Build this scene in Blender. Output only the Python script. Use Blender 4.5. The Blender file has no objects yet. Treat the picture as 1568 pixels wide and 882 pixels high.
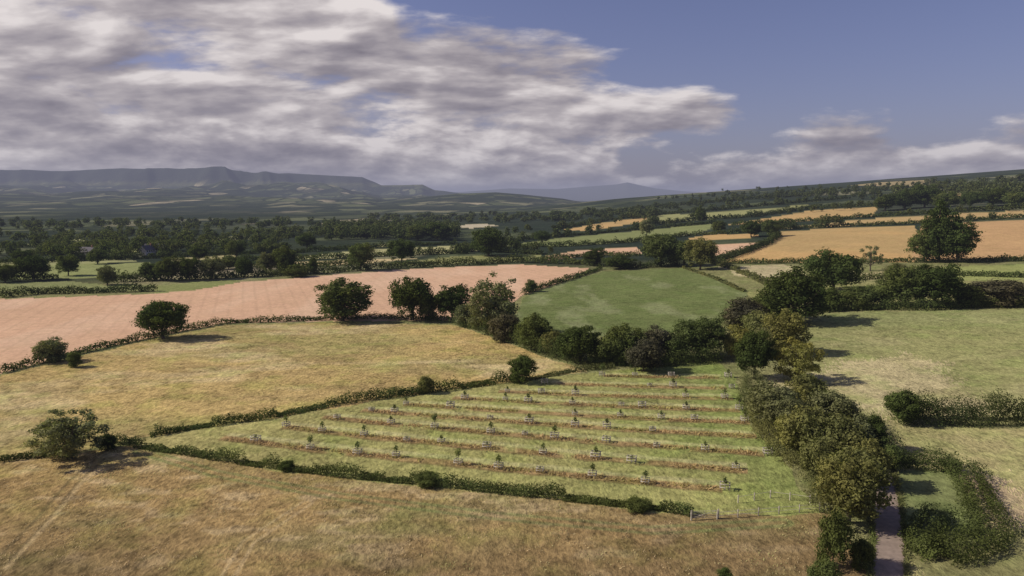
import bpy, math, random
import numpy as np
from mathutils import Vector
random.seed(7); rng=np.random.default_rng(7)
CAMH=45.0; F=1045.0; PITCH=math.radians(7.42); HZ=305.0
scene=bpy.context.scene

# ---------------------------------------------------------------- noise
def _h(ix,iy,s):
    n=(ix.astype(np.int64)*374761393+iy.astype(np.int64)*668265263+s*1442695041)&0xffffffff
    n=((n^(n>>13))*1274126177)&0xffffffff
    n=(n^(n>>16))&0xffffff
    return n/float(0xffffff)
def vn(x,y,s=0):
    xi=np.floor(x);yi=np.floor(y);fx=x-xi;fy=y-yi
    fx=fx*fx*(3-2*fx);fy=fy*fy*(3-2*fy)
    a=_h(xi,yi,s);b=_h(xi+1,yi,s);c=_h(xi,yi+1,s);d=_h(xi+1,yi+1,s)
    return (a*(1-fx)+b*fx)*(1-fy)+(c*(1-fx)+d*fx)*fy
def fbm(x,y,s=0,o=4):
    r=0;a=.5;t=0
    for i in range(o):
        r=r+a*vn(x,y,s+i*17);t+=a;a*=.5;x=x*2.03+5.1;y=y*2.03+3.7
    return r/t
def ss(x,a,b):
    t=np.clip((x-a)/(b-a),0,1);return t*t*(3-2*t)
# ---------------------------------------------------------------- terrain height
def tab(lst,D):
    u=np.array([(p[0]-784)/F/0.99 for p in lst]);z=np.array([CAMH+(HZ-p[1])*D/F for p in lst])
    return u,z
R1=tab([(-400,260),(-200,261),(0,262),(120,263),(200,259),(260,261),(350,262),(385,268),(450,266),(500,269),(560,272),(588,285),(650,284),(668,292),(740,299),(800,305),(900,309)],9000)
R2=tab([(-200,338),(0,334),(150,330),(300,327),(380,322),(500,316),(600,307),(700,298),(760,296),(800,299),(860,305),(900,312),(960,316)],4500)
R3=tab([(500,300),(700,295),(740,292),(780,289),(850,290),(900,286),(940,283),(957,280),(975,284),(1000,289),(1040,293),(1120,298),(1200,305),(1400,308)],20000)
def H(x,y):
    x=np.asarray(x,float);y=np.asarray(y,float)
    fade=1-ss(y,2300,4500)
    k=(x-40)/40
    sp=np.where(k>20,k,np.log1p(np.exp(np.clip(k,-30,20))))*40
    sp=np.minimum(sp,2600)
    z=0.072*sp*fade+20*ss(y,300,2000)*ss(x,-200,500)*fade
    r=np.sqrt(x*x+y*y)
    z=z+(fbm(x/150,y/150,3,3)-.5)*3.0*ss(r,20,150)
    z=z+(fbm(x/800,y/800,9,3)-.5)*14*ss(y,700,2500)
    ys=np.maximum(y,500);u=np.clip(x/ys,-1.4,1.4)
    t=np.clip((y-2600)/6400,0,1)
    c1=np.interp(u,*R1)
    rel=(fbm(x/1300,y/1300,21,5)-.5)
    rg=1-np.abs(2*fbm(x/1100+y/3000,y/2600,25,4)-1)*2.2
    pr=(0.58*t**1.15*(1+(1.4*rel+.6*(rg-.5))*(1-ss(t,.85,1)))+0.42*ss(t+(rel*0.22+.11*(rg-.5))*(1-ss(t,.94,1)),0.86,1.0))*(1-ss(y,11000,16000))
    z=z+np.maximum(c1,0)*pr
    c2=np.interp(u,*R2,right=0)
    z=np.maximum(z,np.maximum(c2,0)*np.exp(-((y-4500)/1100)**2)*(y>1500)*(1+.3*rel))
    c3=np.interp(u,*R3,left=0,right=0)
    z=np.maximum(z,np.maximum(c3,0)*np.exp(-((y-20000)/2600)**2)*(y>9000))
    return z
cp,sp_=math.cos(PITCH),math.sin(PITCH)
def P(pts):
    """survey helper: intersect sight lines with the terrain -> world XYZ, depth"""
    pts=np.asarray(pts,float).reshape(-1,2)
    a=(pts[:,0]-784)/F;b=(441-pts[:,1])/F
    dx=a;dy=cp+b*sp_;dz=-sp_+b*cp
    N=len(pts);lo=np.full(N,9000.);hi=np.full(N,9001.);act=np.arange(N)
    t=25.
    while t<9000 and len(act):
        t2=t*1.02
        below=(CAMH+dz[act]*t2)<H(dx[act]*t2,dy[act]*t2)
        h=act[below];lo[h]=t;hi[h]=t2;act=act[~below]
        t=t2
    for _ in range(12):
        m=(lo+hi)/2
        below=(CAMH+dz*m)<H(dx*m,dy*m)
        hi=np.where(below,m,hi);lo=np.where(below,lo,m)
    x=dx*hi;y=dy*hi
    return np.stack([x,y,H(x,y)],1),hi
def Pbatch(lists):
    W,D=P(np.concatenate([np.asarray(l,float) for l in lists]));o=0;out=[]
    for l in lists:out.append((W[o:o+len(l)],D[o:o+len(l)]));o+=len(l)
    return out

# ---------------------------------------------------------------- material helpers
def nmat(name):
    m=bpy.data.materials.new(name);m.use_nodes=True
    nt=m.node_tree;nt.nodes.clear();return m,nt
class NB:
    def __init__(s,nt):s.nt=nt
    def n(s,t,**k):
        nd=s.nt.nodes.new(t)
        for a,b in k.items():setattr(nd,a,b)
        return nd
    def l(s,a,b):s.nt.links.new(a,b)
    def put(s,sock,v):
        if isinstance(v,bpy.types.NodeSocket):s.l(v,sock)
        else:sock.default_value=v
    def m(s,op,a,b=None,c=None,clamp=False):
        nd=s.n('ShaderNodeMath',operation=op,use_clamp=clamp)
        s.put(nd.inputs[0],a)
        if b is not None:s.put(nd.inputs[1],b)
        if c is not None:s.put(nd.inputs[2],c)
        return nd.outputs[0]
    def vm(s,op,a,b=None):
        nd=s.n('ShaderNodeVectorMath',operation=op);s.put(nd.inputs[0],a)
        if b is not None:s.put(nd.inputs[1] if op!='SCALE' else nd.inputs[3],b)
        return nd.outputs[0]
    def noise(s,vec,scale,detail=4,rough=.55,dist=0):
        nd=s.n('ShaderNodeTexNoise');s.put(nd.inputs['Vector'],vec)
        nd.inputs['Scale'].default_value=scale;nd.inputs['Detail'].default_value=detail
        nd.inputs['Roughness'].default_value=rough;nd.inputs['Distortion'].default_value=dist
        return nd.outputs[0]
    def mix(s,f,a,b,bt='MIX'):
        nd=s.n('ShaderNodeMix',data_type='RGBA',blend_type=bt)
        s.put(nd.inputs[0],f);s.put(nd.inputs[6],a);s.put(nd.inputs[7],b);return nd.outputs[2]
    def lerp(s,f,a,b):
        return s.m('ADD',s.m('MULTIPLY',a,s.m('SUBTRACT',1.0,f)),s.m('MULTIPLY',b,f))
    def ramp(s,f,stops,interp='LINEAR'):
        nd=s.n('ShaderNodeValToRGB');r=nd.color_ramp;r.interpolation=interp
        while len(r.elements)<len(stops):r.elements.new(.5)
        for e,(p,c) in zip(r.elements,stops):e.position=p;e.color=(*c,1)
        s.put(nd.inputs[0],f);return nd.outputs[0]
    def mr(s,v,a,b,c=0,d=1,sm=False):
        nd=s.n('ShaderNodeMapRange');nd.interpolation_type='SMOOTHSTEP' if sm else 'LINEAR'
        s.put(nd.inputs[0],v);nd.inputs[1].default_value=a;nd.inputs[2].default_value=b
        nd.inputs[3].default_value=c;nd.inputs[4].default_value=d;return nd.outputs[0]
def simple(name,col,rough=.9,var=.35,scale=3):
    m,nt=nmat(name);b=NB(nt)
    g=b.n('ShaderNodeNewGeometry').outputs['Position']
    f=b.mr(b.noise(g,scale,5),.3,.7,1-var,1+var)
    c=b.vm('SCALE',(col[0],col[1],col[2]),f)
    p=b.n('ShaderNodeBsdfPrincipled');b.l(c,p.inputs['Base Color']);p.inputs['Roughness'].default_value=rough
    p.inputs['Specular IOR Level'].default_value=.2
    o=b.n('ShaderNodeOutputMaterial');b.l(p.outputs[0],o.inputs[0]);return m

M_leaf,nt=nmat('foliage');b=NB(nt)
oi=b.n('ShaderNodeObjectInfo');pos=b.n('ShaderNodeNewGeometry').outputs['Position']
n1=b.noise(pos,.4,2);n2=b.noise(pos,.06,1)
f=b.mr(n1,.3,.7,.6,1.4)
c=b.vm('SCALE',oi.outputs['Color'],f)
c2=b.vm('MULTIPLY',c,(1.18,1.06,.9))
c=b.mix(b.mr(n2,.4,.65,0,1),c,c2)
d=b.n('ShaderNodeBsdfDiffuse');b.l(c,d.inputs[0])
t=b.n('ShaderNodeBsdfTranslucent');b.l(b.vm('MULTIPLY',c,(1.2,1.35,.7)),t.inputs[0])
mx=b.n('ShaderNodeMixShader');mx.inputs[0].default_value=.28;b.l(d.outputs[0],mx.inputs[1]);b.l(t.outputs[0],mx.inputs[2])
o=b.n('ShaderNodeOutputMaterial');b.l(mx.outputs[0],o.inputs[0])
M_bark=simple('bark',(.10,.08,.06))
M_wood=simple('weathered_wood',(.42,.38,.32))
M_road=simple('lane_asphalt',(.25,.195,.155),var=.22,scale=1.2)

# ---------------------------------------------------------------- mesh helpers
def quads_obj(name,V,mats,extra=None):
    N=len(V);me=bpy.data.meshes.new(name)
    vv=V.reshape(-1,3);faces=np.arange(N*4)
    if extra is not None:
        ev,ef=extra
        base=len(vv);vv=np.vstack([vv,ev]);faces=np.concatenate([faces,(np.asarray(ef)+base).ravel()])
    nf=len(faces)//4
    me.vertices.add(len(vv));me.vertices.foreach_set('co',vv.astype(np.float32).ravel())
    me.loops.add(nf*4);me.loops.foreach_set('vertex_index',faces.astype(np.int32))
    me.polygons.add(nf);me.polygons.foreach_set('loop_start',np.arange(0,nf*4,4,dtype=np.int32))
    for m in mats:me.materials.append(m)
    if extra is not None:
        mi=np.zeros(nf,np.int32);mi[N:]=1;me.polygons.foreach_set('material_index',mi)
    me.update(calc_edges=True);return me
def leafquads(c,n,s,r=rng):
    N=len(c);n=n/np.maximum(np.linalg.norm(n,axis=1,keepdims=True),1e-6)
    a=r.normal(size=(N,3));t=np.cross(n,a);t/=np.maximum(np.linalg.norm(t,axis=1,keepdims=True),1e-6)
    q=np.cross(n,t);s=s.reshape(-1,1)
    asp=r.uniform(.6,1,(N,1))
    j=lambda:r.uniform(.35,.65,(N,1))
    return np.stack([c-t*s*j()*1.1,c-q*s*asp*j(),c+t*s*j()*1.1,c+q*s*asp*j()],1)
def tube(pts,rad,k=6):
    vs=[];fs=[]
    for i,p in enumerate(pts):
        d=(np.array(pts[min(i+1,len(pts)-1)])-np.array(pts[max(i-1,0)]));d=d/np.linalg.norm(d)
        a=np.cross(d,[.3,.9,.1]);a/=np.linalg.norm(a);q=np.cross(d,a)
        for j in range(k):
            th=2*math.pi*j/k;vs.append(np.array(p)+rad[i]*(math.cos(th)*a+math.sin(th)*q))
    for i in range(len(pts)-1):
        for j in range(k):
            fs.append([i*k+j,i*k+(j+1)%k,(i+1)*k+(j+1)%k,(i+1)*k+j])
    return vs,fs
def add_obj(name,me,loc=(0,0,0),col=None,parent=None):
    ob=bpy.data.objects.new(name,me);scene.collection.objects.link(ob);ob.location=loc
    if col:ob.color=(*col,1)
    if parent:ob.parent=parent
    return ob

def proto(name,seed,kind):
    r=np.random.default_rng(seed)
    z0,nb,br,rr,ls,nl={'oak':(.06,74,.105,(.7,1.35),.038,14000),
        'bush':(-.04,38,.15,(.7,1.25),.046,9000),
        'willow':(.0,60,.09,(.6,1.4),.034,10500),
        'tall':(.05,48,.12,(.7,1.2),.040,11000),
        'sparse':(.12,16,.10,(.6,1.1),.04,1900)}[kind]
    C=[];R=[]
    cz=(z0+1)/2;hz=(1-z0)/2
    lob=r.uniform(.88,1.06,8);tl=r.uniform(.87,1.03,5)
    g=math.pi*(3-math.sqrt(5));order=r.permutation(nb)
    for i in range(nb):
        zz=1-2*(i+.5)/nb;az=i*g+r.uniform(-.3,.3)
        zz=float(np.clip(zz+r.uniform(-.08,.08),-1,1));hr=math.sqrt(max(1-zz*zz,0))
        d=np.array([math.cos(az)*hr,math.sin(az)*hr,zz])
        rad=r.uniform(.6,1) if order[i]>nb*.25 else r.uniform(.1,.5)
        rb=br*r.uniform(*rr)
        az=math.atan2(d[1],d[0])
        w=lob[int((az+math.pi)/(2*math.pi)*7.99)]
        k=(hr**.6)/max(hr,1e-3)
        if d[2]>0:k=(hr**.8)/max(hr,1e-3)
        taper=1.0
        if kind=='tall':taper=1-.4*max(d[2]*rad,-.2)
        x=d[0]*k*rad*(.5-rb*.75)*w*taper;y=d[1]*k*rad*(.5-rb*.75)*w*taper
        z=cz+d[2]*rad*(hz-rb*.6)*(tl[int((az+math.pi)/(2*math.pi)*4.99)] if d[2]>0 else 1)
        C.append((x,y,z));R.append(rb)
    C=np.array(C);R=np.array(R)
    wgt=R**2;wgt/=wgt.sum()
    idx=r.choice(nb,nl,p=wgt)
    d=r.normal(size=(nl,3));d[:,2]=d[:,2]+.2;d/=np.linalg.norm(d,axis=1,keepdims=True)
    rad=R[idx]*(r.uniform(.55,1.15,nl))*(1+.25*np.sin(d[:,0]*7+idx)*np.sin(d[:,1]*6+idx*2)+.2*np.sin(d[:,2]*9+idx))
    c=C[idx]+d*rad[:,None]*np.array([1,1,.8])
    nrm=d+r.normal(size=(nl,3))*.4
    c[:,2]=np.maximum(c[:,2],.01)
    V=leafquads(c,nrm,ls*r.uniform(.5,1.15,nl),r)
    ev=[];ef=[]
    def addt(p,ra,k=6):
        v,f=tube(p,ra,k);o=len(ev);ev.extend(v);ef.extend([[q+o for q in ff] for ff in f])
    th=max(z0,.03)+.25
    tr=.028 if kind!='bush' else .018
    addt([(0,0,-.03),(0.005,0,.03),(.0,.01,th*.5),(.01,0,th),(0,0,.7)],[tr*1.5,tr,tr*.85,tr*.7,tr*.25],8)
    for i in r.choice(nb,12,replace=False):
        p=C[i];zb=r.uniform(th*.5,th)*min(1,max(p[2],.05)/th)
        mid=(p[0]*.45,p[1]*.45,zb+(p[2]-zb)*.35)
        addt([(0,0,zb),mid,tuple(p)],[tr*.45,tr*.3,tr*.1],5)
    return quads_obj(name,V,[M_leaf,M_bark],extra=(np.array(ev),ef))
PR={'oak':[proto('oak_mesh',i+10,'oak') for i in range(5)],
    'bush':[proto('bush_mesh',i+30,'bush') for i in range(4)],
    'willow':[proto('willow_mesh',i+50,'willow') for i in range(2)],
    'tall':[proto('tall_tree_mesh',i+70,'tall') for i in range(2)],
    'sparse':[proto('sparse_tree_mesh',91,'sparse')]}
DK=(.064,.088,.027);MD=(.095,.120,.040);OL=(.155,.162,.060);PL=(.18,.195,.10);BR=(.095,.092,.058);YE=(.215,.212,.066);GR=(.135,.150,.075)
NAME={'oak':'oak_tree','bush':'bush','willow':'willow_tree','tall':'ash_tree','sparse':'sparse_tree'}
trees=[
(250,518,62,76,'oak',DK),(525,491,64,94,'oak',MD),(632,490,70,72,'oak',DK),(693,490,56,60,'oak',DK),(656,489,36,38,'bush',PL),
(755,512,90,92,'willow',GR),(773,522,44,50,'bush',BR),(818,536,56,58,'oak',MD),(848,543,38,42,'bush',OL),(888,553,58,74,'oak',DK),
(930,556,40,50,'bush',MD),(955,556,60,70,'oak',MD),(985,568,48,62,'bush',BR),(1003,550,52,50,'bush',BR),(1030,550,44,50,'bush',MD),(1070,547,62,80,'oak',MD),(715,500,36,40,'bush',GR),
(1125,548,50,52,'bush',YE),(1140,500,46,70,'bush',BR),(1180,485,40,60,'bush',MD),(1155,580,80,62,'oak',DK),(1200,542,68,72,'oak',OL),(1220,583,68,74,'willow',YE),(1178,540,50,60,'bush',GR),(1160,520,44,60,'bush',OL),
(1215,496,85,100,'oak',DK),(1275,447,66,84,'oak',DK),(1332,415,42,36,'sparse',GR),(1437,402,90,60,'tall',DK),(1465,402,62,62,'oak',DK),(1415,402,50,50,'oak',MD),
(1385,468,62,66,'oak',MD),(1430,470,66,76,'oak',DK),(1350,468,40,52,'bush',MD),(1312,472,34,56,'bush',MD),(1270,474,36,50,'bush',DK),(1525,466,38,84,'bush',BR),(1480,468,34,50,'bush',MD),(1372,440,40,44,'oak',GR),(1545,455,26,60,'bush',BR),
(800,585,44,44,'bush',DK),(652,602,28,26,'bush',OL),(108,702,78,108,'willow',PL),(165,688,26,30,'bush',DK),(80,554,38,46,'bush',GR),(115,562,24,22,'bush',MD),
(1178,650,66,88,'bush',GR),(1235,622,50,60,'bush',OL),(1270,650,54,74,'bush',GR),(1225,700,80,80,'bush',OL),(1278,712,80,100,'bush',OL),(1300,800,112,110,'oak',OL),(1275,870,95,54,'bush',MD),(1325,745,74,66,'bush',OL),(1210,665,60,60,'bush',GR),(1252,735,66,60,'bush',OL),(1310,690,56,60,'bush',GR),
(1262,905,50,50,'bush',MD),(1385,647,50,62,'bush',DK),(1336,690,58,40,'bush',DK),(1360,720,40,36,'bush',MD),(1110,890,22,26,'bush',DK),(1318,870,50,36,'bush',MD),
(813,447,20,18,'bush',MD),(1072,413,48,52,'oak',OL),(1012,408,52,66,'oak',MD),(1047,408,42,46,'oak',MD),(910,407,28,36,'oak',DK),(948,412,22,50,'bush',DK),(990,362,28,24,'tall',PL),
(748,392,44,58,'oak',DK),(615,402,36,44,'oak',DK),(553,414,42,40,'oak',MD),(52,429,40,48,'oak',DK),(105,422,32,32,'oak',MD),(165,436,30,30,'oak',GR),(258,430,38,42,'oak',MD),
(290,429,36,34,'oak',DK),(325,427,36,40,'oak',GR),(362,394,28,32,'oak',MD),(437,419,42,46,'oak',MD),(375,424,30,30,'oak',DK),(480,420,28,15,'tall',DK),(230,429,28,34,'oak',MD),(408,420,34,30,'tall',GR),
(8,432,30,40,'oak',MD),(1072,342,26,20,'tall',DK),(1180,363,28,28,'oak',MD),(1150,363,26,30,'oak',DK),(1100,357,20,22,'oak',MD),
(1415,318,36,46,'oak',DK),(1355,323,26,34,'oak',DK),(1385,320,30,34,'oak',DK),(1448,322,30,36,'oak',MD),(655,742,20,44,'bush',MD),(440,720,16,24,'bush',DK),(975,780,20,44,'bush',MD),(1245,455,28,30,'bush',OL),
(470,380,24,30,'oak',DK),(150,404,24,30,'oak',MD),(35,404,22,30,'oak',DK),(305,400,24,28,'oak',DK),(830,372,20,26,'oak',DK),(670,368,28,48,'oak',DK),(640,368,24,40,'oak',MD),
(1520,316,28,40,'oak',DK),(1555,318,26,40,'oak',MD),(1485,318,24,30,'oak',DK),(350,412,20,40,'bush',MD),(455,424,20,40,'bush',MD)]
TP,TD=P([(t[0],t[1]) for t in trees])
for (px,py,h,w,k,c),p,d in zip(trees,TP,TD):
    me=random.choice(PR[k]);v=random.uniform(.88,1.12)
    ob=add_obj(NAME[k],me,(p[0],p[1],p[2]-.1),tuple(q*v for q in c))
    hm=h*d/F*1.06;wm=w*d/F*1.12
    ob.scale=(wm,wm,hm);ob.rotation_euler=(0,0,random.uniform(0,6.28))

# ---------------------------------------------------------------- hedges
def resample(pts,step):
    pts=np.asarray(pts);seg=np.linalg.norm(np.diff(pts[:,:2],axis=0),axis=1);s=np.concatenate([[0],np.cumsum(seg)])
    n=max(2,int(s[-1]/step)+1);q=np.linspace(0,s[-1],n)
    return np.stack([np.interp(q,s,pts[:,i]) for i in (0,1)],1),s[-1]
def densify(px):
    out=[]
    for a,b_ in zip(px[:-1],px[1:]):
        for t in np.linspace(0,1,6)[:-1]:out.append((a[0]+(b_[0]-a[0])*t,a[1]+(b_[1]-a[1])*t))
    out.append(px[-1]);return out
def hedge(W,D,h,w,col,name='hedge',gap=.0):
    dm=float(np.median(D));ls=float(np.clip(dm*.0019,.22,3.2))
    line,L=resample(W,.5)
    area=(2*h+w)*L
    N=int(min(45000,max(300,area/(ls*ls)*2.3)))
    k=rng.uniform(0,len(line)-1.001,N);i=k.astype(int);f=(k-i)[:,None]
    p=line[i]*(1-f)+line[i+1]*f
    t=line[i+1]-line[i];t/=np.maximum(np.linalg.norm(t,axis=1,keepdims=True),1e-6)
    nr=np.stack([-t[:,1],t[:,0]],1)
    sd=int(rng.integers(0,999))
    a=rng.uniform(0,math.pi,N);s=k*.5
    hh=h*(.35+1.3*fbm(s/4.5,s*0,sd,4));ww=w*(.45+1.1*fbm(s/5.,s*0+5,sd+3,3))
    if gap>0:
        g=fbm(s/9.,s*0+8,sd+9,2);hh=hh*np.where(g<gap,.35,1)
    # rounded bush-sized lumps along the run
    lump=.70+.6*fbm(s/1.6,a*1.7,sd+20,2)
    rr=rng.uniform(.5,1.1,N)*lump
    ca=np.cos(a);sa=np.sin(a)
    off=np.sign(ca)*np.abs(ca)**.6*ww*.5*rr;zz=np.abs(sa)**.7*hh*rr
    x=p[:,0]+nr[:,0]*off;y=p[:,1]+nr[:,1]*off
    c=np.stack([x,y,H(x,y)+zz],1)
    n=np.stack([nr[:,0]*ca,nr[:,1]*ca,sa+.05],1)+rng.normal(size=(N,3))*.45
    V=leafquads(c,n,ls*rng.uniform(.5,1.35,N))
    return add_obj(name,quads_obj(name,V,[M_leaf]),col=col)
HM=(.074,.096,.032);HD=(.056,.074,.028);HO=(.115,.125,.05)
hedges=[
([(0,572),(60,556),(120,542),(180,528),(240,515),(300,503),(345,495),(420,493),(500,490),(560,488),(690,491)],1.9,2.2,HM,0),
([(0,456),(60,450),(130,449),(240,446)],3.4,5,HD,0),
([(0,430),(90,426)],3,4,HD,0),
([(170,432),(240,430),(370,425),(480,420),(560,413),(650,409),(720,406),(800,402),(860,404),(900,405)],4.5,6,HM,0),
([(900,407),(980,411),(1040,407)],4,5,HD,0),
([(800,452),(830,441),(880,426),(920,413)],2.4,3,HM,0),
([(1045,410),(1090,425),(1140,447)],1.2,2,HO,0),
([(1080,400),(1130,415),(1160,430),(1190,440)],2.6,4,HO,.35),
([(230,668),(300,655),(420,638),(470,628),(520,618),(560,612)],1.6,2.4,HM,.38),
([(560,612),(620,605),(660,600),(780,583),(800,583)],2.2,3.,HM,.4),
([(800,583),(880,568),(940,563)],1.2,2.,HO,.45),
([(175,678),(260,692),(340,705),(430,718),(520,729),(600,737),(700,746),(800,757),(900,768),(1000,779),(1060,789)],1.8,1.7,HM,.40),
([(0,706),(60,700),(100,696)],1.4,2.2,HD,.3),
([(700,495),(780,518),(840,545),(900,556),(1000,560),(1100,550)],4.5,6,HM,0),
([(1110,500),(1150,480),(1190,480)],4.5,6,HD,0),
([(1370,645),(1420,645),(1500,648),(1620,645)],5.4,5.2,HD,0),
([(1150,590),(1170,650),(1210,700),(1260,715),(1285,790)],3,6,HO,0),
([(1325,655),(1350,690),(1372,712),(1420,716),(1468,720)],2.8,3.6,HM,0),
([(1468,720),(1490,750),(1505,790),(1520,820),(1490,845),(1440,858)],2.6,4.2,HM,0),
([(1440,858),(1400,835),(1440,800)],2.4,5,HM,0),
([(1250,478),(1330,474),(1420,474),(1500,470),(1600,470)],3.4,5,HM,0),
([(1100,404),(1250,403),(1390,401)],2.6,4,HM,0),
([(1390,402),(1480,402),(1600,399)],3,4,HD,0),
([(1098,400),(1140,388),(1175,374),(1192,362)],4,6,HD,0),
([(1185,352),(1290,347),(1400,343),(1480,338),(1600,332)],3.5,5,HM,0),
([(1120,345),(1200,341),(1330,333),(1400,329),(1600,318)],4.,6,HM,0),
([(1000,345),(1060,338),(1150,333),(1250,319),(1340,316),(1400,312),(1500,306),(1600,300)],5,8,HD,0),
([(780,378),(860,378),(960,372),(1050,362),(1150,356),(1190,353)],4,6,HM,0),
([(760,372),(850,364),(980,352),(1100,342)],4,6,HD,0),
([(690,384),(760,386),(830,390)],4,6,HD,0),
([(830,399),(900,392),(980,392)],3,5,HM,0),
([(850,352),(930,338),(1000,330),(1100,322),(1200,313),(1300,304)],5,8,HD,0),
([(900,330),(1000,318),(1120,308),(1250,299)],6,10,HD,0),
([(340,400),(460,398),(600,392),(720,388)],4,6,HM,0),
([(0,404),(120,400),(250,395),(400,388)],4,6,HD,0),
([(380,410),(460,410),(560,404)],3.5,5,HM,0),
([(440,388),(560,380),(700,374)],4,7,HD,0),
([(0,380),(150,376),(330,370),(480,362)],5,8,HD,0),
([(60,392),(80,376),(100,362)],5,8,HD,0),([(250,395),(265,372),(300,358)],5,8,HD,0),([(400,388),(420,366),(440,352)],5,8,HD,0),
([(1190,440),(1250,430),(1300,430),(1420,420),(1568,425)],2.4,4,HM,0),
]
for (px,h,w,c,g),(W,D) in zip(hedges,Pbatch([densify(x[0]) for x in hedges])):hedge(W,D,h,w,c,gap=g)

# ---------------------------------------------------------------- distant woods
def woodland(items,dens):
    items=np.array(items,float);W,D=P(items[:,:2])
    near=D<650
    for sel,K in ((near,420),(~near&(D<1500),170),(D>=1500,70)):
        if not sel.any():continue
        w_=W[sel];d_=D[sel];hm=items[sel,2];wm=items[sel,3];N=len(w_);K=int(K*dens);B=9
        bl=rng.normal(size=(N,B,3));bl/=np.linalg.norm(bl,axis=2,keepdims=True);bl*=rng.uniform(.3,1,(N,B,1))**.5
        br=rng.uniform(.16,.3,(N,B))
        bc=bl*np.array([.34,.34,.34])+np.array([0,0,.5])
        idx=rng.integers(0,B,(N,K));rows=np.arange(N)[:,None]
        dd=rng.normal(size=(N,K,3));dd[...,2]+=.2;dd/=np.linalg.norm(dd,axis=2,keepdims=True)
        pos=bc[rows,idx]+dd*(br[rows,idx]*rng.uniform(.7,1.1,(N,K)))[...,None]
        pos=pos*np.stack([wm,wm,hm],1)[:,None,:]
        pos[...,2]=np.maximum(pos[...,2],0)
        c=(pos+w_[:,None,:]).reshape(-1,3)
        n=(dd+rng.normal(size=dd.shape)*.4).reshape(-1,3)
        s=np.repeat(np.maximum(wm*(.11 if K>300 else .17 if K>120 else .27),d_*.0012),K)*rng.uniform(.6,1.2,N*K)
        yield leafquads(c,n,s)
def mkwood(name,items,col,dens=1.0):
    V=np.concatenate(list(woodland(items,dens)));add_obj(name,quads_obj(name,V,[M_leaf]),col=col)
def line_trees(segs,h=(9,16),sp=7,jit=3,skip=.15):
    out=[]
    for (x0,y0,x1,y1) in segs:
        n=max(2,int(abs(x1-x0)/sp))
        for t in np.linspace(0,1,n):
            if random.random()<skip:continue
            hh=random.uniform(*h)
            out.append((x0+(x1-x0)*t+random.uniform(-sp,sp)*.6,y0+(y1-y0)*t+random.uniform(-jit,jit)*.5,hh,hh*random.uniform(.8,1.25)))
    return out
it=[]
for i in range(26):
    y=random.uniform(345,400);x=random.uniform(-60,650)
    if x>430 and y>372:continue
    L=random.uniform(40,150)
    it+=line_trees([(x,y,x+L,y-random.uniform(0,6))],(7,14),9 if y>365 else 7,2,.3)
it+=line_trees([(0,392,380,380),(0,382,360,371),(-20,372,500,361),(60,400,210,396),(300,388,480,374),(-20,362,400,354)],(7,14),13,3,.3)
mkwood('valley_trees',it,(.092,.112,.042))
it=[]
for i in range(300):
    x=random.uniform(500,700);t=(x-500)/200
    it.append((x,random.uniform(350+1*t,368-2*t),random.uniform(10,17),random.uniform(11,17)))
for i in range(100):
    x=random.uniform(-30,520);it.append((x,random.uniform(341,350),random.uniform(8,14),random.uniform(11,18)))
for i in range(190):
    x=random.uniform(560,1010);t=(x-560)/450;y=random.uniform(333,346)-t*10
    it.append((x,y,random.uniform(8,14),random.uniform(12,20)))
mkwood('distant_woodland',it,(.075,.095,.038))
it=line_trees([(760,372,990,352),(690,384,840,390),(780,362,900,345),(850,353,1000,332),(990,345,1150,334),(1150,333,1340,317),(1190,352,1290,347),(1000,330,1200,313),(1200,313,1330,303),(900,330,1120,308)],(7,13),15,2)
it+=line_trees([(990,322,1200,305),(1060,310,1250,299),(1180,304,1400,292),(1330,305,1568,296),(1250,297,1568,284),(1340,318,1600,300)],(7,14),7,5)
it+=line_trees([(1400,296,1600,290),(1380,300,1600,300),(1480,300,1600,297)],(10,18),8,6)
it+=line_trees([(1418,284,1470,283),(1500,284,1568,278)],(12,18),5,2)
it+=line_trees([(1010,305,1150,300),(1150,299,1330,288),(1330,287,1420,282),(1470,282,1600,276)],(7,12),8,2,.3)
for i in range(60):it.append((random.uniform(1100,1600),random.uniform(288,302),random.uniform(8,14),random.uniform(9,16)))
it+=line_trees([(1400,330,1568,322),(600,392,720,388),(1480,338,1568,333)],(6,10),22,2)
mkwood('ridge_trees',it,(.072,.090,.034))

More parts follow.
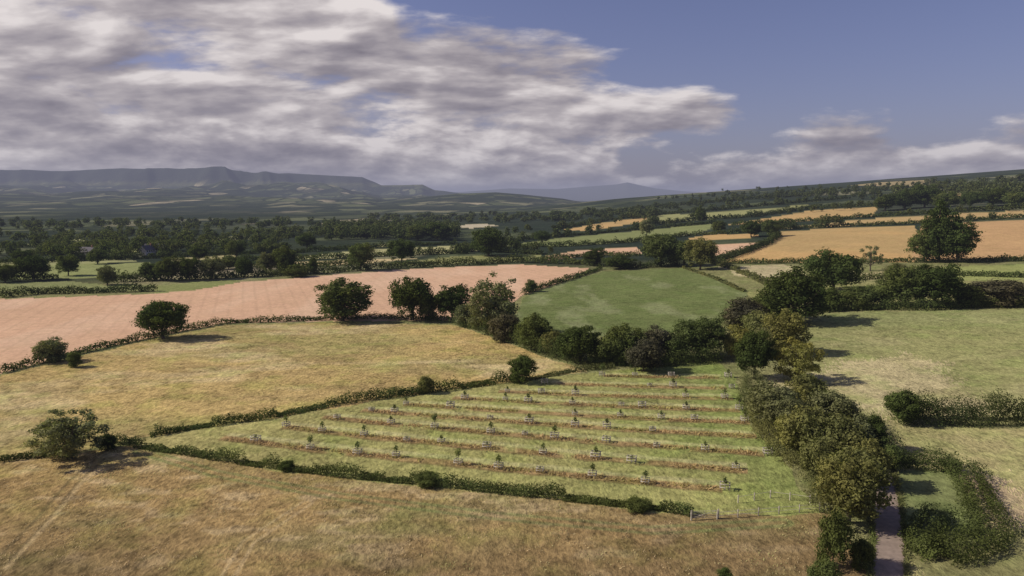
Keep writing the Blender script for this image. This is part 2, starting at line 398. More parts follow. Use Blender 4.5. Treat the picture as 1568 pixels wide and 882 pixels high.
# ---------------------------------------------------------------- fields on terrain
WHEAT=(.575,.372,.24);GOLD=(.47,.31,.135);MEAD=(.42,.31,.128);FORE=(.325,.225,.098);TRI=(.138,.165,.060);PALE=(.43,.37,.20)
fields=[
([(-400,700),(110,697),(205,682),(430,720),(700,748),(1060,790),(1250,782),(1290,800),(1330,900),(1400,1400),(-900,1400)],FORE,1),
([(-300,640),(0,575),(240,518),(340,498),(500,494),(700,498),(760,520),(830,545),(900,568),(780,585),(600,610),(420,640),(230,668),(190,676),(110,697),(-400,700)],MEAD,1),
([(230,668),(420,640),(600,609),(780,585),(940,567),(1100,550),(1130,580),(1150,650),(1200,700),(1225,750),(1260,785),(1060,790),(700,748),(430,720),(205,682)],(.31,.295,.11),.9),
([(-500,470),(0,458),(240,450),(370,432),(480,423),(600,414),(700,408),(800,405),(905,411),(870,428),(830,442),(800,452),(760,480),(690,490),(500,492),(340,495),(240,515),(120,540),(0,572),(-400,660)],WHEAT,.15),
([(235,450),(240,438),(300,431),(370,428),(360,434),(300,444)],(.22,.235,.09),.5),
([(0,446),(0,433),(100,430),(170,437),(235,436),(235,444),(100,446)],(.22,.235,.1),.5),
([(800,456),(830,443),(880,428),(925,415),(1045,411),(1085,425),(1145,448),(1130,480),(1100,500),(1030,510),(950,510),(880,520),(780,510)],TRI,.6),
([(1235,500),(1260,480),(1700,468),(1750,640),(1380,640),(1300,650),(1240,600)],(.28,.275,.115),.8),
([(1240,545),(1390,535),(1450,565),(1500,600),(1568,615),(1370,640),(1290,650),(1240,600)],PALE,.9,14),
([(1350,655),(1800,650),(1800,1000),(1390,1000),(1375,882),(1365,720)],(.34,.30,.14),.9),
([(1500,700),(1580,720),(1600,800),(1540,790),(1500,740)],(.45,.34,.21),.7,8),
([(1365,722),(1468,722),(1492,780),(1500,830),(1440,850),(1372,850),(1362,780)],(.18,.20,.08),.6),
([(1370,850),(1500,850),(1620,780),(1700,1200),(1380,1200)],(.22,.21,.09),.7,5),
([(1100,402),(1140,388),(1175,374),(1195,354),(1290,349),(1400,345),(1410,365),(1398,401)],GOLD,.3),
([(1395,400),(1410,345),(1500,340),(1700,330),(1700,395)],(.45,.29,.145),.3),
([(1110,345),(1250,321),(1345,317),(1335,331),(1200,341)],GOLD,.2),
([(1190,350),(1330,335),(1400,331),(1600,320),(1600,331),(1480,337),(1290,346)],(.42,.30,.14),.2),
([(1440,296),(1600,288),(1600,296),(1500,304),(1420,310)],(.4,.3,.14),.3),
([(1300,284),(1350,279),(1430,275),(1440,282),(1380,286)],(.30,.24,.13),.3),
([(1100,408),(1200,406),(1235,416),(1250,428),(1190,436),(1150,428)],(.42,.36,.21),.8,4),
([(1300,420),(1420,408),(1440,418),(1340,430)],(.38,.33,.17),.8,4),
([(1440,408),(1700,402),(1700,424),(1460,432)],(.26,.28,.1),.5),
([(1140,448),(1190,442),(1300,434),(1568,428),(1700,430),(1700,466),(1260,476),(1180,480)],(.26,.25,.105),.8),
([(825,394),(880,384),(975,378),(985,390),(900,391),(845,399)],WHEAT,.15),
([(1050,366),(1080,360),(1150,357),(1165,361),(1140,366),(1080,369)],GOLD,.2),
([(1080,376),(1150,371),(1165,372),(1130,384),(1095,392)],WHEAT,.2),
([(770,377),(850,365),(980,353),(1060,345),(1105,343),(1070,357),(960,371),(860,377)],(.2,.22,.09),.4),
([(860,352),(930,340),(1000,331),(985,340),(900,354)],GOLD,.2),
([(1000,330),(1150,322),(1240,313),(1230,318),(1130,332),(1010,342)],(.27,.27,.12),.4),
([(440,395),(560,382),(700,376),(735,385),(600,391),(460,398)],(.38,.36,.18),.4),
([(380,406),(460,400),(560,397),(640,396),(560,404),(470,409)],(.5,.4,.22),.4),
([(0,428),(0,412),(120,404),(230,402),(235,416),(160,426)],(.25,.27,.11),.5),
([(560,408),(700,392),(830,390),(830,398),(700,404)],(.24,.24,.1),.5),
([(690,346),(740,342),(765,346),(720,350)],(.46,.40,.28),.3),
([(530,378),(610,372),(612,376),(540,382)],(.3,.29,.13),.3),
([(-30,402),(200,396),(210,400),(0,410)],(.3,.3,.14),.4),
([(250,396),(360,390),(370,395),(270,401)],(.36,.32,.16),.4),
([(0,376),(60,372),(120,366),(140,370),(60,378)],(.3,.3,.15),.4),
([(270,368),(400,360),(420,364),(300,372)],(.28,.27,.13),.4),
([(110,385),(240,378),(250,384),(120,391)],(.3,.31,.13),.4),
]
angs=np.concatenate([np.arange(-180,-43,3.),np.arange(-43,43,.08),np.arange(43,180.1,3.)])
angs=np.radians(angs)
rad=[.5]+list(np.arange(5,62,4.))
rad+=[45/math.tan(math.radians(a)) for a in np.arange(35,1.6,-.08)]
r_=rad[-1]
while r_<52000:r_*=1.011;rad.append(r_)
rad=np.array(rad);NR,NA=len(rad),len(angs)
RR,AA=np.meshgrid(rad,angs,indexing='ij')
X=(RR*np.sin(AA)).ravel();Y=(RR*np.cos(AA)).ravel();Z=H(X,Y)
col=np.zeros((NR*NA,4),np.float32);kind=np.ones(NR*NA,np.float32)
R0=np.sqrt(X*X+Y*Y)
col[:,:3]=(.21,.205,.09);col[:,3]=ss(R0,380,480)
jx=(fbm(X/6,Y/6,41,2)-.5)*2.2;jy=(fbm(X/6,Y/6,57,2)-.5)*2.2
jX=(fbm(X/22,Y/22,141,4)-.5);jY=(fbm(X/22,Y/22,157,4)-.5)
for (poly,cc,kd,*ex),(W,_) in zip(fields,Pbatch([densify(x[0]+[x[0][0]])[:-1] for x in fields])):
    px_,py_=W[:,0],W[:,1];J=ex[0]*3 if ex else 0
    m=(X>px_.min()-J-2)&(X<px_.max()+J+2)&(Y>py_.min()-J-2)&(Y<py_.max()+J+2)
    ii=np.nonzero(m)[0];xx=X[ii]+jx[ii]+J*jX[ii];yy=Y[ii]+jy[ii]+J*jY[ii];ins=np.zeros(len(ii),bool)
    if J:
        q_=rng.normal(0,J*.05,(2,len(ii)));xx=xx+q_[0];yy=yy+q_[1]
    for a in range(len(px_)):
        x1,y1=px_[a],py_[a];x2,y2=px_[a-1],py_[a-1]
        if y1==y2:continue
        c_=((y1>yy)!=(y2>yy))&(xx<(x2-x1)*(yy-y1)/(y2-y1)+x1);ins^=c_
    s=ii[ins];col[s,:3]=cc;col[s,3]=0;kind[s]=kd
def ismat(c):return (np.abs(col[:,0]-c[0])<1e-4)&(np.abs(col[:,1]-c[1])<1e-4)
def blend(mask,c,f):
    f=(f*mask)[:,None];col[:,:3]=col[:,:3]*(1-f)+np.array(c)*f
orch=ismat((.31,.295));fore=ismat(FORE);mead=ismat(MEAD);tri=ismat(TRI);wh=ismat(WHEAT);gd=ismat(GOLD);rf=ismat((.28,.275));pl=ismat(PALE)
blend(orch,(.19,.225,.07),ss(X+(fbm(X/14,Y/14,5)-.5)*50,0,62)*.9)
blend(orch,(.14,.175,.055),ss(X+Y*-.5+(fbm(X/14,Y/14,55)-.5)*50,-25,20)*.5)
blend(orch,(.40,.33,.145),ss(-X+(fbm(X/10,Y/10,6)-.5)*30,25,70)*.5)
blend(fore,(.23,.195,.085),ss(fbm(X/30,Y/12,8),.45,.7)*.8)
blend(fore,(.23,.225,.095),ss(Y+(fbm(X/20,Y/20,9)-.5)*30+np.abs(X+20)*-.05,98,122)*.5)
blend(fore,(.46,.35,.19),ss(fbm(X/5,Y/2.5,98,4),.52,.72)*.65)
blend(fore,(.155,.11,.055),ss(-Y+(fbm(X/30,Y/30,19)-.5)*30,-96,-66)*.75)  # near ground darkened in the colour, in place of cloud shade
blend(mead,(.29,.26,.105),ss(fbm(X/60,Y/25,11),.42,.70)*.65)
blend(mead,(.52,.41,.22),ss(fbm(X/25,Y/12,12),.5,.72)*.7)
blend(mead,(.33,.24,.11),ss(fbm(X/12,Y/7,112,5),.52,.7)*.5)
blend(tri,(.25,.265,.135),ss(fbm(X/12,Y/30,14,5),.5,.68)*.55)
blend(wh,(.50,.33,.205),ss(fbm(X/50,Y/60,15,4),.4,.7)*.7)
blend(wh,(.63,.44,.30),ss(fbm(X/20,Y/70,16,4),.5,.75)*.6)
blend(gd,(.39,.28,.13),ss(fbm(X/40,Y/60,17,4),.4,.65)*.7)
blend(rf,(.35,.32,.155),ss(fbm(X/25,Y/10,18,4),.45,.7)*.7)
blend(rf,(.19,.215,.085),ss(Y+(fbm(X/25,Y/20,28,4)-.5)*60,180,225)*.65)
blend(pl,(.30,.28,.12),ss(fbm(X/10,Y/10,29,4),.42,.68)*.6)
def track(px,mask,c,w=.35,sep=1.6,s=.5):
    W,_=P(densify(px));ln,L=resample(W,2.)
    ii=np.nonzero(mask&(X>ln[:,0].min()-3)&(X<ln[:,0].max()+3)&(Y>ln[:,1].min()-3)&(Y<ln[:,1].max()+3))[0]
    best=np.full(len(ii),99.)
    for a,b_ in zip(ln[:-1],ln[1:]):
        t=(b_-a);LL=t@t;k=np.clip(((X[ii]-a[0])*t[0]+(Y[ii]-a[1])*t[1])/LL,0,1)
        best=np.minimum(best,np.hypot(X[ii]-a[0]-t[0]*k,Y[ii]-a[1]-t[1]*k))
    f=np.zeros(len(X));f[ii]=(1-ss(np.abs(best-sep/2),w*.4,w))*s;blend(mask,c,f)
track([(0,862),(70,790),(110,740),(150,705)],fore,(.14,.11,.055),.4,1.7,.6)
track([(10,870),(84,790),(124,740),(160,712)],fore,(.50,.38,.2),.4,.2,.5)
track([(215,690),(330,725),(520,760),(760,790),(1000,812),(1200,800)],fore,(.17,.19,.075),.6,1.8,.6)
track([(350,882),(380,830),(470,770)],fore,(.46,.35,.19),.4,1.6,.45)
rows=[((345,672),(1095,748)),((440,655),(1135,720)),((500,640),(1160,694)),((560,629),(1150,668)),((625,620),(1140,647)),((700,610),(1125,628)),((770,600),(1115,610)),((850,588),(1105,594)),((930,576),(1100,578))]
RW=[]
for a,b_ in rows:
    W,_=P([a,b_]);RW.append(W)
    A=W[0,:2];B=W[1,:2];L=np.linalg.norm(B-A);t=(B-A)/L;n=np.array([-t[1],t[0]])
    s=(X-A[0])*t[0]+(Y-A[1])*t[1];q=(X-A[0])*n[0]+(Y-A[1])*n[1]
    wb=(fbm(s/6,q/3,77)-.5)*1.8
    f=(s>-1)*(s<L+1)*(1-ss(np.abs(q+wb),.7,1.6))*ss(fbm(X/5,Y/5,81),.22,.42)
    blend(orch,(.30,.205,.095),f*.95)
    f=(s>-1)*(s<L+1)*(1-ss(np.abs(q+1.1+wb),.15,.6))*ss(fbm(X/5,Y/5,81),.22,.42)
    blend(orch,(.15,.12,.05),f*.6)  # thin shadow line along the strip's near edge, painted into the ground
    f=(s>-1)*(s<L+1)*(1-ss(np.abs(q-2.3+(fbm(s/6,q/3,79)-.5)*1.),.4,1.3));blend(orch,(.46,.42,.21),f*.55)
moor_shade=ss(Z-60*(fbm(X/900,Y/900,61)-.5),190,265)*(Y>5000)
col[:,:3]=col[:,:3]*(1-moor_shade[:,None])+np.array((.040,.045,.040))*moor_shade[:,None];col[:,3]*=(1-moor_shade)  # heath tone on the tops, darkened further to paint in cloud shade
far=ss(R0,11000,13000);col[:,3]*=(1-far);col[:,:3]=col[:,:3]*(1-far[:,None])+np.array((.06,.065,.06))*far[:,None]
me=bpy.data.meshes.new('ground')
vv=np.stack([X,Y,Z],1).astype(np.float32)
i,j=np.meshgrid(np.arange(NR-1),np.arange(NA-1),indexing='ij')
a=(i*NA+j).ravel();fc=np.stack([a,a+1,a+NA+1,a+NA],1)[:, ::-1].astype(np.int32)
me.vertices.add(len(vv));me.vertices.foreach_set('co',vv.ravel())
me.loops.add(fc.size);me.loops.foreach_set('vertex_index',fc.ravel())
me.polygons.add(len(fc));me.polygons.foreach_set('loop_start',np.arange(0,fc.size,4,dtype=np.int32))
me.polygons.foreach_set('use_smooth',np.ones(len(fc),bool))
me.update(calc_edges=True)
ca=me.color_attributes.new('field','FLOAT_COLOR','POINT');ca.data.foreach_set('color',col.ravel())
ka=me.attributes.new('kind','FLOAT','POINT');ka.data.foreach_set('value',kind)
M_g,nt=nmat('farmland');b=NB(nt)
at=b.n('ShaderNodeAttribute',attribute_name='field');kd=b.n('ShaderNodeAttribute',attribute_name='kind').outputs['Fac']
pos=b.n('ShaderNodeNewGeometry').outputs['Position']
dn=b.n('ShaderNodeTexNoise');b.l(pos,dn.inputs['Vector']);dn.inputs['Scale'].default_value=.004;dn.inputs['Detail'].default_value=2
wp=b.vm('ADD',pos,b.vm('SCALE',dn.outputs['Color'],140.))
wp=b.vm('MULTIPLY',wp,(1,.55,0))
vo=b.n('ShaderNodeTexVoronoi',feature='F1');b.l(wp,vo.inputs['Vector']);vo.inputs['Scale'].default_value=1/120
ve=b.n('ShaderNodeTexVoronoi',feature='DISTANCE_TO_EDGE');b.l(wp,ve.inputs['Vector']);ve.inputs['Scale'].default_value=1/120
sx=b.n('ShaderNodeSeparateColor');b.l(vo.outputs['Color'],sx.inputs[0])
pc=b.ramp(sx.outputs[0],[(0,(.040,.050,.032)),(.24,(.085,.098,.052)),(.46,(.12,.13,.07)),(.64,(.055,.065,.038)),(.76,(.19,.18,.11)),(.90,(.33,.28,.19)),(.95,(.08,.09,.055))],'CONSTANT')  # field tones kept dark, with cloud shade put into the colour
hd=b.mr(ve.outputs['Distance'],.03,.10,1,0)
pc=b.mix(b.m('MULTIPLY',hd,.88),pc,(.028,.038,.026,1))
wood_shade=b.mr(b.noise(pos,.0013,7,.62),.47,.53,0,1)
pc=b.mix(b.m('MULTIPLY',wood_shade,.88),pc,(.028,.038,.028,1))  # woods; their dark spread also paints cloud shade onto the slopes
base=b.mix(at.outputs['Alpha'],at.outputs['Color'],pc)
nA=b.noise(pos,.045,3);nB=b.noise(pos,.33,4,.62,.4);nC=b.noise(b.vm('MULTIPLY',pos,(1,.6,1)),1.5,4,.72)
f=b.m('ADD',b.m('ADD',b.mr(nA,.3,.7,-.16,.16),b.mr(nB,.3,.7,-.32,.32)),b.mr(nC,.3,.7,-.48,.48))
kk=b.m('ADD',b.m('MULTIPLY',kd,.8),.2)
f=b.m('ADD',b.m('MULTIPLY',f,kk),1.0)
base=b.vm('SCALE',base,f)
wv=b.n('ShaderNodeTexWave',wave_type='BANDS',bands_direction='DIAGONAL');b.l(b.vm('MULTIPLY',pos,(.9,.35,0)),wv.inputs['Vector'])
wv.inputs['Scale'].default_value=.12;wv.inputs['Distortion'].default_value=.6;wv.inputs['Detail'].default_value=1
wl=b.m('MULTIPLY',b.mr(wv.outputs['Fac'],.8,1,0,.07),b.mr(kd,.15,.5,1,0))
base=b.vm('SCALE',base,b.m('SUBTRACT',1.0,wl))
gt=b.vm('MULTIPLY',base,(.78,.98,.7))
base=b.mix(b.m('MULTIPLY',b.mr(b.noise(pos,.11,4,.65),.48,.64),b.m('MULTIPLY',kd,.55)),base,gt)
bs=b.n('ShaderNodeBsdfDiffuse');b.l(base,bs.inputs[0])
bp=b.n('ShaderNodeBump');bp.inputs['Strength'].default_value=.65;bp.inputs['Distance'].default_value=.5
b.l(b.m('MULTIPLY',b.m('ADD',nC,nB),kk),bp.inputs['Height']);b.l(bp.outputs[0],bs.inputs['Normal'])
o=b.n('ShaderNodeOutputMaterial');b.l(bs.outputs[0],o.inputs[0])
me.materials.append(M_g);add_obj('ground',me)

# ---------------------------------------------------------------- grass tufts
M_grass,nt=nmat('dry_grass');b=NB(nt)
oi=b.n('ShaderNodeObjectInfo');pos=b.n('ShaderNodeNewGeometry').outputs['Position']
c=b.vm('SCALE',oi.outputs['Color'],b.mr(b.noise(pos,.8,3,.7),.3,.7,.7,1.3))
c=b.mix(b.mr(b.noise(pos,.09,3),.45,.6),c,b.vm('MULTIPLY',c,(.8,.97,.72)))
d=b.n('ShaderNodeBsdfDiffuse');b.l(c,d.inputs[0])
t=b.n('ShaderNodeBsdfTranslucent');b.l(c,t.inputs[0]);mx=b.n('ShaderNodeMixShader');mx.inputs[0].default_value=.45
b.l(d.outputs[0],mx.inputs[1]);b.l(t.outputs[0],mx.inputs[2]);o=b.n('ShaderNodeOutputMaterial');b.l(mx.outputs[0],o.inputs[0])
def tufts(name,xy,h,col):
    N=len(xy);z=H(xy[:,0],xy[:,1]);a=rng.uniform(0,math.pi,N);w=h*rng.uniform(.4,.9,N)
    hh=h*rng.uniform(.5,1.2,N);dx=np.cos(a)*w/2;dy=np.sin(a)*w/2;lx=rng.normal(0,.7,N)*hh;ly=rng.normal(0,.7,N)*hh
    p=np.stack([xy[:,0],xy[:,1],z-.02],1)
    V=np.stack([p-np.stack([dx,dy,0*dx],1),p+np.stack([dx,dy,0*dx],1),p+np.stack([dx*.5+lx,dy*.5+ly,hh],1),p+np.stack([-dx*.6+lx,-dy*.6+ly,hh*.9],1)],1)
    add_obj(name,quads_obj(name,V,[M_grass]),col=col)
xy=[]
for W in RW:
    A=W[0,:2];B=W[1,:2];L=np.linalg.norm(B-A);t=(B-A)/L;n=np.array([-t[1],t[0]])
    N=int(L*14);s=rng.uniform(0,L,N);q=rng.normal(0,.45,N)
    k=fbm(s/5,s*0,int(L*10),2)>.36
    xy.append((A+np.outer(s,t)+np.outer(q,n))[k])
tufts('dry_grass_strip',np.concatenate(xy),.40,(.54,.40,.20))
N=45000;x=rng.uniform(-95,60,N);y=rng.uniform(66,135,N)
pW,_=P([(0,704),(205,684),(430,722),(700,750),(1060,792),(1260,785)])
edge=np.interp(x,pW[:,0],pW[:,1]);k=(y<edge-.8)&(fbm(x/3,y/2.5,33,4)>.54)&(x<44)
tufts('dry_grass',np.stack([x,y],1)[k],.18,(.64,.50,.29))

# ---------------------------------------------------------------- young orchard trees with guards
def orchard_proto(seed,hh,leafn,sp):
    r=np.random.default_rng(seed);ev=[];ef=[]
    def box(c,s):
        o=len(ev);c=np.array(c);s=np.array(s)/2
        for dz in(-1,1):
            for dx,dy in((-1,-1),(1,-1),(1,1),(-1,1)):ev.append(c+s*np.array([dx,dy,dz]))
        for q in([0,3,2,1],[4,5,6,7],[0,1,5,4],[1,2,6,5],[2,3,7,6],[3,0,4,7]):ef.append([o+v for v in q])
    for sx_,sy_ in((-.6,-.42),(.6,-.42),(.6,.42),(-.6,.42)):box((sx_,sy_,.5),(.10,.10,1.0))
    for z in(.45,.9):
        box((0,-.49,z),(1.4,.03,.12));box((0,.49,z),(1.4,.03,.12));box((-.67,0,z+.02),(.03,.9,.12));box((.67,0,z+.02),(.03,.9,.12))
    v,f=tube([(0,0,0),(.03,.02,hh*.5),(0,0,hh*.9)],[.06,.05,.02],5);o=len(ev);ev.extend(v);ef.extend([[q+o for q in ff] for ff in f])
    for i in range(5):
        a=i*1.3;v,f=tube([(0,0,hh*.45),(math.cos(a)*.4,math.sin(a)*.4,hh*.8)],[.025,.01],4);o=len(ev);ev.extend(v);ef.extend([[q+o for q in ff] for ff in f])
    d=r.normal(size=(leafn,3));d/=np.linalg.norm(d,axis=1,keepdims=True)
    c=d*r.uniform(.2,1,(leafn,1))*np.array([sp,sp,hh*.32])+np.array([0,0,hh*.70])
    V=leafquads(c,d+r.normal(size=d.shape)*.5,r.uniform(.14,.28,leafn),r)
    return quads_obj('young_tree_mesh',V,[M_leaf,M_wood],extra=(np.array(ev),ef))
OPR=[orchard_proto(1,2.5,130,.6),orchard_proto(2,1.9,80,.45),orchard_proto(3,3.1,260,.8),orchard_proto(4,1.3,30,.3)]
for ri,W in enumerate(RW):
    A=W[0];B=W[1];L=np.linalg.norm(B-A);n=int(L/8.0)
    for k in range(n+1):
        if random.random()<.12:continue
        p=A+(B-A)*((k+.3*random.uniform(-1,1))/n)
        x,y=p[0],p[1]+random.uniform(-.5,.5);ob=add_obj('young_fruit_tree',random.choices(OPR,[2.6,3,1.,3.5])[0],(x,y,float(H(x,y))),(.12,.15,.05))
        ob.rotation_euler=(0,0,math.atan2(B[1]-A[1],B[0]-A[0])+random.uniform(-.15,.15));s=random.uniform(.75,1.2);ob.scale=(s,s,s)

# ---------------------------------------------------------------- lane
W,_=P(densify([(1366,1000),(1360,882),(1362,830),(1358,780),(1352,740),(1345,712),(1335,690)]));ln,L=resample(W,1.)
tt=np.gradient(ln,axis=0);tt/=np.linalg.norm(tt,axis=1,keepdims=True);nn=np.stack([-tt[:,1],tt[:,0]],1)
vs=[];fs=[];K=7
for i_,p in enumerate(ln):
    for k in range(K):
        o_=(k/(K-1)-.5)*(3.2+.25*math.sin(i_*1.7+(k>3)*2));q=p+nn[i_]*o_;vs.append((q[0],q[1],float(H(q[0],q[1]))+.07))
for i_ in range(len(ln)-1):
    for k in range(K-1):a_=i_*K+k;fs.append((a_,a_+1,a_+K+1,a_+K))
me=bpy.data.meshes.new('lane');me.from_pydata(vs,[],fs);me.materials.append(M_road);add_obj('lane',me)
# rough grass growing over the lane edges
xy=[]
for sg in(-1,1):
    k=rng.uniform(0,len(ln)-1.01,2600);ii=k.astype(int);f=(k-ii)[:,None]
    xy.append(ln[ii]*(1-f)+ln[ii+1]*f+nn[ii]*(sg*(1.55+np.abs(rng.normal(0,.35,2600))))[:,None])
tufts('verge_grass',np.concatenate(xy),.3,(.22,.22,.09))

# ---------------------------------------------------------------- post and rail fence
def fence(px,name='wooden_fence',step=2.6,h=1.2,rails=(.45,.95)):
    W,_=P(densify(px));ln,L=resample(W,step);ev=[];ef=[]
    def beam(a,b_,w):
        v,f=tube([a,b_],[w,w],4);o=len(ev);ev.extend(v);ef.extend([tuple(q+o for q in ff) for ff in f])
    pts=[np.array([p[0],p[1],float(H(p[0],p[1]))]) for p in ln]
    for p in pts:beam(p-[0,0,.2],p+[0,0,h],.08)
    for z in rails:
        for a,c_ in zip(pts[:-1],pts[1:]):beam(a+[0,.07,z],c_+[0,.07,z],.03)
    me=bpy.data.meshes.new(name);me.from_pydata([tuple(v) for v in ev],[],ef);me.materials.append(M_wood);add_obj(name,me)
fence([(1098,795),(1180,788),(1255,782)])
fence([(1130,770),(1180,762),(1240,770)],rails=(.9,))
def gate(px,py,ang):
    W,_=P([(px,py)]);root=bpy.data.objects.new('field_gate',None);scene.collection.objects.link(root);root.location=W[0];root.rotation_euler=(0,0,ang)
    def part(n,segs,w):
        ev=[];ef=[]
        for a,b_ in segs:
            v,f=tube([a,b_],[w,w],6);o=len(ev);ev.extend(v);ef.extend([tuple(q+o for q in ff) for ff in f])
        m=bpy.data.meshes.new(n);m.from_pydata([tuple(v) for v in ev],[],ef);m.materials.append(M_wood);add_obj(n,m,parent=root)
    part('gate_posts',[((-1.9,0,-.2),(-1.9,0,1.4)),((1.9,0,-.2),(1.9,0,1.4))],.11)
    part('gate_bars',[((-1.8,0,z),(1.8,0,z)) for z in(.25,.5,.75,1.0,1.2)],.03)
    part('gate_brace',[((-1.8,.05,.25),(1.8,.05,1.2)),((0,.05,.2),(0,.05,1.2))],.03)
gate(1079,795,.1)

# ---------------------------------------------------------------- farmhouses
M_wall=simple('rendered_wall',(.6,.55,.48),var=.1);M_slate=simple('slate_roof',(.12,.11,.12),var=.2);M_glass=simple('window_glass',(.03,.035,.04),.2);M_brick=simple('brick',(.3,.16,.11))
def house(px,py,ang,L=14,Wd=8,h=5.2,wall=M_wall):
    W,_=P([(px,py)]);root=bpy.data.objects.new('farmhouse',None);scene.collection.objects.link(root);root.location=W[0];root.rotation_euler=(0,0,ang)
    def pm(n,v,f,m):
        me=bpy.data.meshes.new(n);me.from_pydata(v,[],f);me.materials.append(m);add_obj(n,me,parent=root)
    def bx(c,s):
        x,y,z=c;a,b_,e=s[0]/2,s[1]/2,s[2]/2
        return [(x-a,y-b_,z-e),(x+a,y-b_,z-e),(x+a,y+b_,z-e),(x-a,y+b_,z-e),(x-a,y-b_,z+e),(x+a,y-b_,z+e),(x+a,y+b_,z+e),(x-a,y+b_,z+e)],[(0,3,2,1),(4,5,6,7),(0,1,5,4),(1,2,6,5),(2,3,7,6),(3,0,4,7)]
    l,w=L/2,Wd/2;rh=3.2
    pm('walls',[(-l,-w,-1),(l,-w,-1),(l,w,-1),(-l,w,-1),(-l,-w,h),(l,-w,h),(l,w,h),(-l,w,h),(-l,0,h+rh),(l,0,h+rh)],[(0,1,5,4),(2,3,7,6),(1,2,6,9,5),(3,0,4,8,7)],wall)
    e=.4
    pm('roof',[(-l-e,-w-e,h-.3),(l+e,-w-e,h-.3),(l+e,0,h+rh+.12),(-l-e,0,h+rh+.12),(l+e,w+e,h-.3),(-l-e,w+e,h-.3)],[(0,1,2,3),(3,2,4,5)],M_slate)
    V=[];Fq=[]
    for x in(-l*.65,-l*.22,l*.22,l*.65):
        for z in(1.5,4.):
            v,f=bx((x,-w-.02,z),(1.1,.1,1.2));o=len(V);V+=v;Fq+=[tuple(q+o for q in ff) for ff in f]
    pm('windows',V,Fq,M_glass)
    v,f=bx((0,-w-.03,1.05),(1,.12,2.1));pm('door',v,f,M_bark)
    v,f=bx((l*.8,0,h+rh+.6),(1,.9,2));pm('chimney',v,f,M_brick)
house(238,389,.3);house(133,395,-.2);house(226,392,1.3,10,7)

# ---------------------------------------------------------------- haze
SIG=7.0e-5
v=[(x,y,z) for z in(-400,560) for x,y in((-60000,-8000),(60000,-8000),(60000,70000),(-60000,70000))]
me=bpy.data.meshes.new('atmospheric_haze');me.from_pydata(v,[],[(0,3,2,1),(4,5,6,7),(0,1,5,4),(1,2,6,5),(2,3,7,6),(3,0,4,7)])
M_h,nt=nmat('air_haze');b=NB(nt)
ab=b.n('ShaderNodeVolumeAbsorption');ab.inputs['Color'].default_value=(0,0,0,1);ab.inputs['Density'].default_value=SIG
em=b.n('ShaderNodeEmission');em.inputs['Color'].default_value=(.255,.262,.355,1);em.inputs['Strength'].default_value=SIG
ad=b.n('ShaderNodeAddShader');b.l(ab.outputs[0],ad.inputs[0]);b.l(em.outputs[0],ad.inputs[1])
o=b.n('ShaderNodeOutputMaterial');b.l(ad.outputs[0],o.inputs['Volume'])
me.materials.append(M_h);add_obj('atmospheric_haze',me)

# ---------------------------------------------------------------- sun + sky with clouds
SUN_EL=math.radians(36);sd=Vector((-1,.04,0)).normalized()
d=Vector((sd.x*math.cos(SUN_EL),sd.y*math.cos(SUN_EL),math.sin(SUN_EL)))
L=bpy.data.lights.new('sun','SUN');L.energy=5.0;L.angle=math.radians(.55);L.color=(1,.92,.80)
so=bpy.data.objects.new('sun',L);scene.collection.objects.link(so);so.rotation_euler=d.to_track_quat('Z','Y').to_euler()
w=bpy.data.worlds.new('World');scene.world=w;w.use_nodes=True;nt=w.node_tree;nt.nodes.clear();b=NB(nt)
sky=b.n('ShaderNodeTexSky');sky.sky_type='NISHITA';sky.sun_disc=False;sky.sun_elevation=SUN_EL;sky.sun_rotation=math.atan2(sd.x,sd.y)
sky.air_density=1.;sky.dust_density=1.5;sky.ozone_density=2
bg1=b.n('ShaderNodeBackground');b.l(b.vm('MULTIPLY',sky.outputs[0],(.84,.71,.93)),bg1.inputs[0]);bg1.inputs[1].default_value=.092
tc=b.n('ShaderNodeTexCoord').outputs['Generated'];sx=b.n('ShaderNodeSeparateXYZ');b.l(tc,sx.inputs[0]);x,y,z=sx.outputs
az=b.m('ARCTAN2',x,y);hr=b.m('SQRT',b.m('ADD',b.m('MULTIPLY',x,x),b.m('MULTIPLY',y,y)));hr=b.m('MAXIMUM',hr,.02)
v=b.m('DIVIDE',z,hr)
def azv(px,py):
    a=(px-784)/F;bb=(441-py)/F;dx,dy,dz=a,cp+bb*sp_,-sp_+bb*cp
    return math.atan2(dx,dy),dz/math.hypot(dx,dy)
azn=b.mr(az,-.8,.8,0,1)
def curve(pts):
    nd=b.n('ShaderNodeFloatCurve');c=nd.mapping.curves[0];q=[]
    for p in pts:
        A,Vv=azv(*p) if p[1]>-900 else (azv(p[0],0)[0],.6)
        q.append(((A+.8)/1.6,(Vv+.1)/.7))
    q=[(min(max(a_,0),1),min(max(c_,0),1)) for a_,c_ in q]
    q=[(0,q[0][1])]+q+[(1,q[-1][1])]
    while len(c.points)<len(q):c.points.new(.5,.5)
    for pt,(a_,c_) in zip(c.points,q):pt.location=(a_,c_);pt.handle_type='VECTOR'
    nd.mapping.update();b.l(azn,nd.inputs['Value'])
    return b.m('SUBTRACT',b.m('MULTIPLY',nd.outputs[0],.7),.1)
up=curve([(0,-999),(500,-999),(570,-40),(610,25),(650,48),(780,55),(930,70),(1000,102),(1060,126),(1120,142),(1150,178),(1200,330),(1568,330)])
lo=curve([(0,420),(880,400),(960,244),(1000,238),(1080,216),(1130,186),(1200,150),(1568,150)])
lb=curve([(0,190),(700,205),(900,235),(990,248),(1080,250),(1130,240),(1180,224),(1300,212),(1450,204),(1568,196)])
m1=b.m('MINIMUM',b.m('SUBTRACT',up,v),b.m('SUBTRACT',v,lo))
m2=b.m('SUBTRACT',lb,v)
mask=b.m('MAXIMUM',m1,m2)
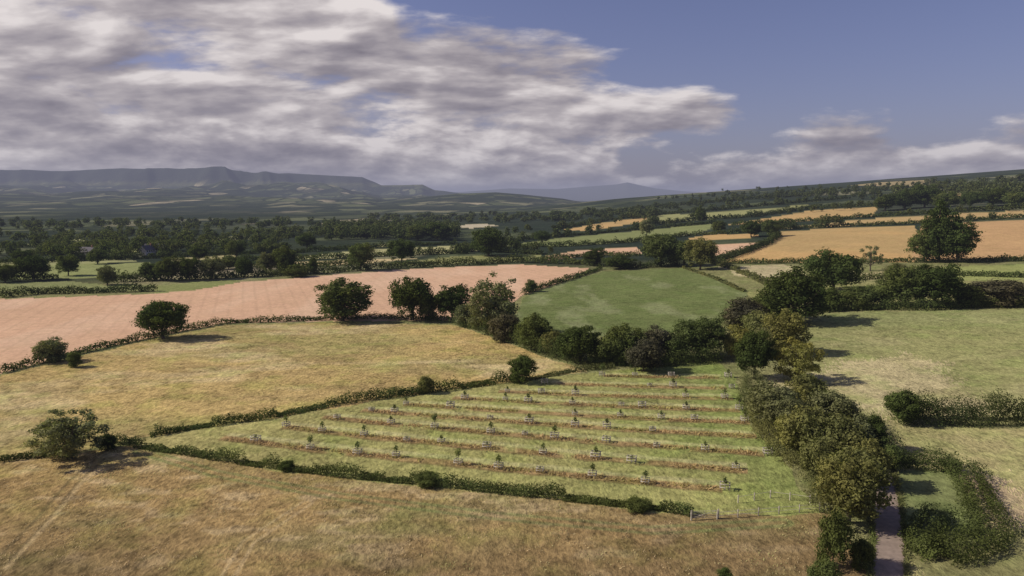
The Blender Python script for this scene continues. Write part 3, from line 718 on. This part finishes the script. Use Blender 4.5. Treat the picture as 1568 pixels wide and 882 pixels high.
# high sheet: seen in perspective as a flat layer
q=b.m('DIVIDE',1.0,b.m('ADD',b.m('MAXIMUM',z,0.),.22))
cx=b.n('ShaderNodeCombineXYZ');b.l(b.m('MULTIPLY',x,q),cx.inputs[0]);b.l(b.m('MULTIPLY',y,q),cx.inputs[1]);cv=cx.outputs[0]
mp=b.n('ShaderNodeMapping');mp.inputs['Rotation'].default_value=(0,0,math.radians(-6));mp.inputs['Scale'].default_value=(1.15,1.75,1);b.l(cv,mp.inputs[0])
NS=1.75
nz=b.noise(mp.outputs[0],NS,8,.55,.12)
nz2=b.noise(b.vm('ADD',mp.outputs[0],(-.06,-.16,0.)),NS,4,.5,.12)
# low banks: rounder heaps close to the skyline
c3=b.n('ShaderNodeCombineXYZ');b.l(b.m('MULTIPLY',az,8.),c3.inputs[0]);b.l(b.m('MULTIPLY',v,21.),c3.inputs[1]);c3.inputs[2].default_value=3.3
nq=b.noise(c3.outputs[0],1.0,8,.56,.1)
nq2=b.noise(b.vm('ADD',c3.outputs[0],(-.10,.26,0.)),1.0,4,.5,.1)
wl=b.mr(v,.07,.17,0,1,True)
wl=b.m('ADD',b.m('MULTIPLY',wl,.8),.1)
nz=b.lerp(wl,nq,nz);nz2=b.lerp(wl,nq2,nz2)
nL=b.noise(cv,.75,2,.5)
mk=b.m('MINIMUM',mask,.052)
dens=b.m('ADD',mk,b.m('MULTIPLY',b.m('SUBTRACT',nz,.5),.30))
dens=b.m('ADD',dens,b.m('MULTIPLY',b.m('SUBTRACT',nL,.5),.08))
al=b.mr(dens,-.012,.036,0,1,True)
lit=b.m('ADD',b.m('MULTIPLY',b.m('SUBTRACT',nz,nz2),3.6),.50)
lit=b.m('ADD',lit,b.m('MULTIPLY',b.m('SUBTRACT',nL,.5),-1.1))
lit=b.m('ADD',lit,b.mr(dens,.0,.12,.14,-.10))
lit=b.m('ADD',lit,b.mr(v,.02,.12,.08,0),clamp=True)
cc=b.ramp(lit,[(0,(.205,.18,.205)),(.32,(.315,.28,.30)),(.62,(.49,.44,.44)),(1,(.86,.79,.76))])
bg2=b.n('ShaderNodeBackground');b.l(cc,bg2.inputs[0]);bg2.inputs[1].default_value=1.
ms=b.n('ShaderNodeMixShader');b.l(b.m('MULTIPLY',al,.97),ms.inputs[0]);b.l(bg1.outputs[0],ms.inputs[1]);b.l(bg2.outputs[0],ms.inputs[2])
o=b.n('ShaderNodeOutputWorld');b.l(ms.outputs[0],o.inputs[0])

# ---------------------------------------------------------------- camera
cam=bpy.data.cameras.new('camera');cam.lens=24;cam.sensor_width=36;cam.clip_start=1;cam.clip_end=150000
co=bpy.data.objects.new('camera',cam);scene.collection.objects.link(co);co.location=(0,0,CAMH);co.rotation_euler=(math.pi/2-PITCH,0,0)
scene.camera=co
scene.view_settings.view_transform='Standard';scene.view_settings.look='None';scene.view_settings.exposure=0
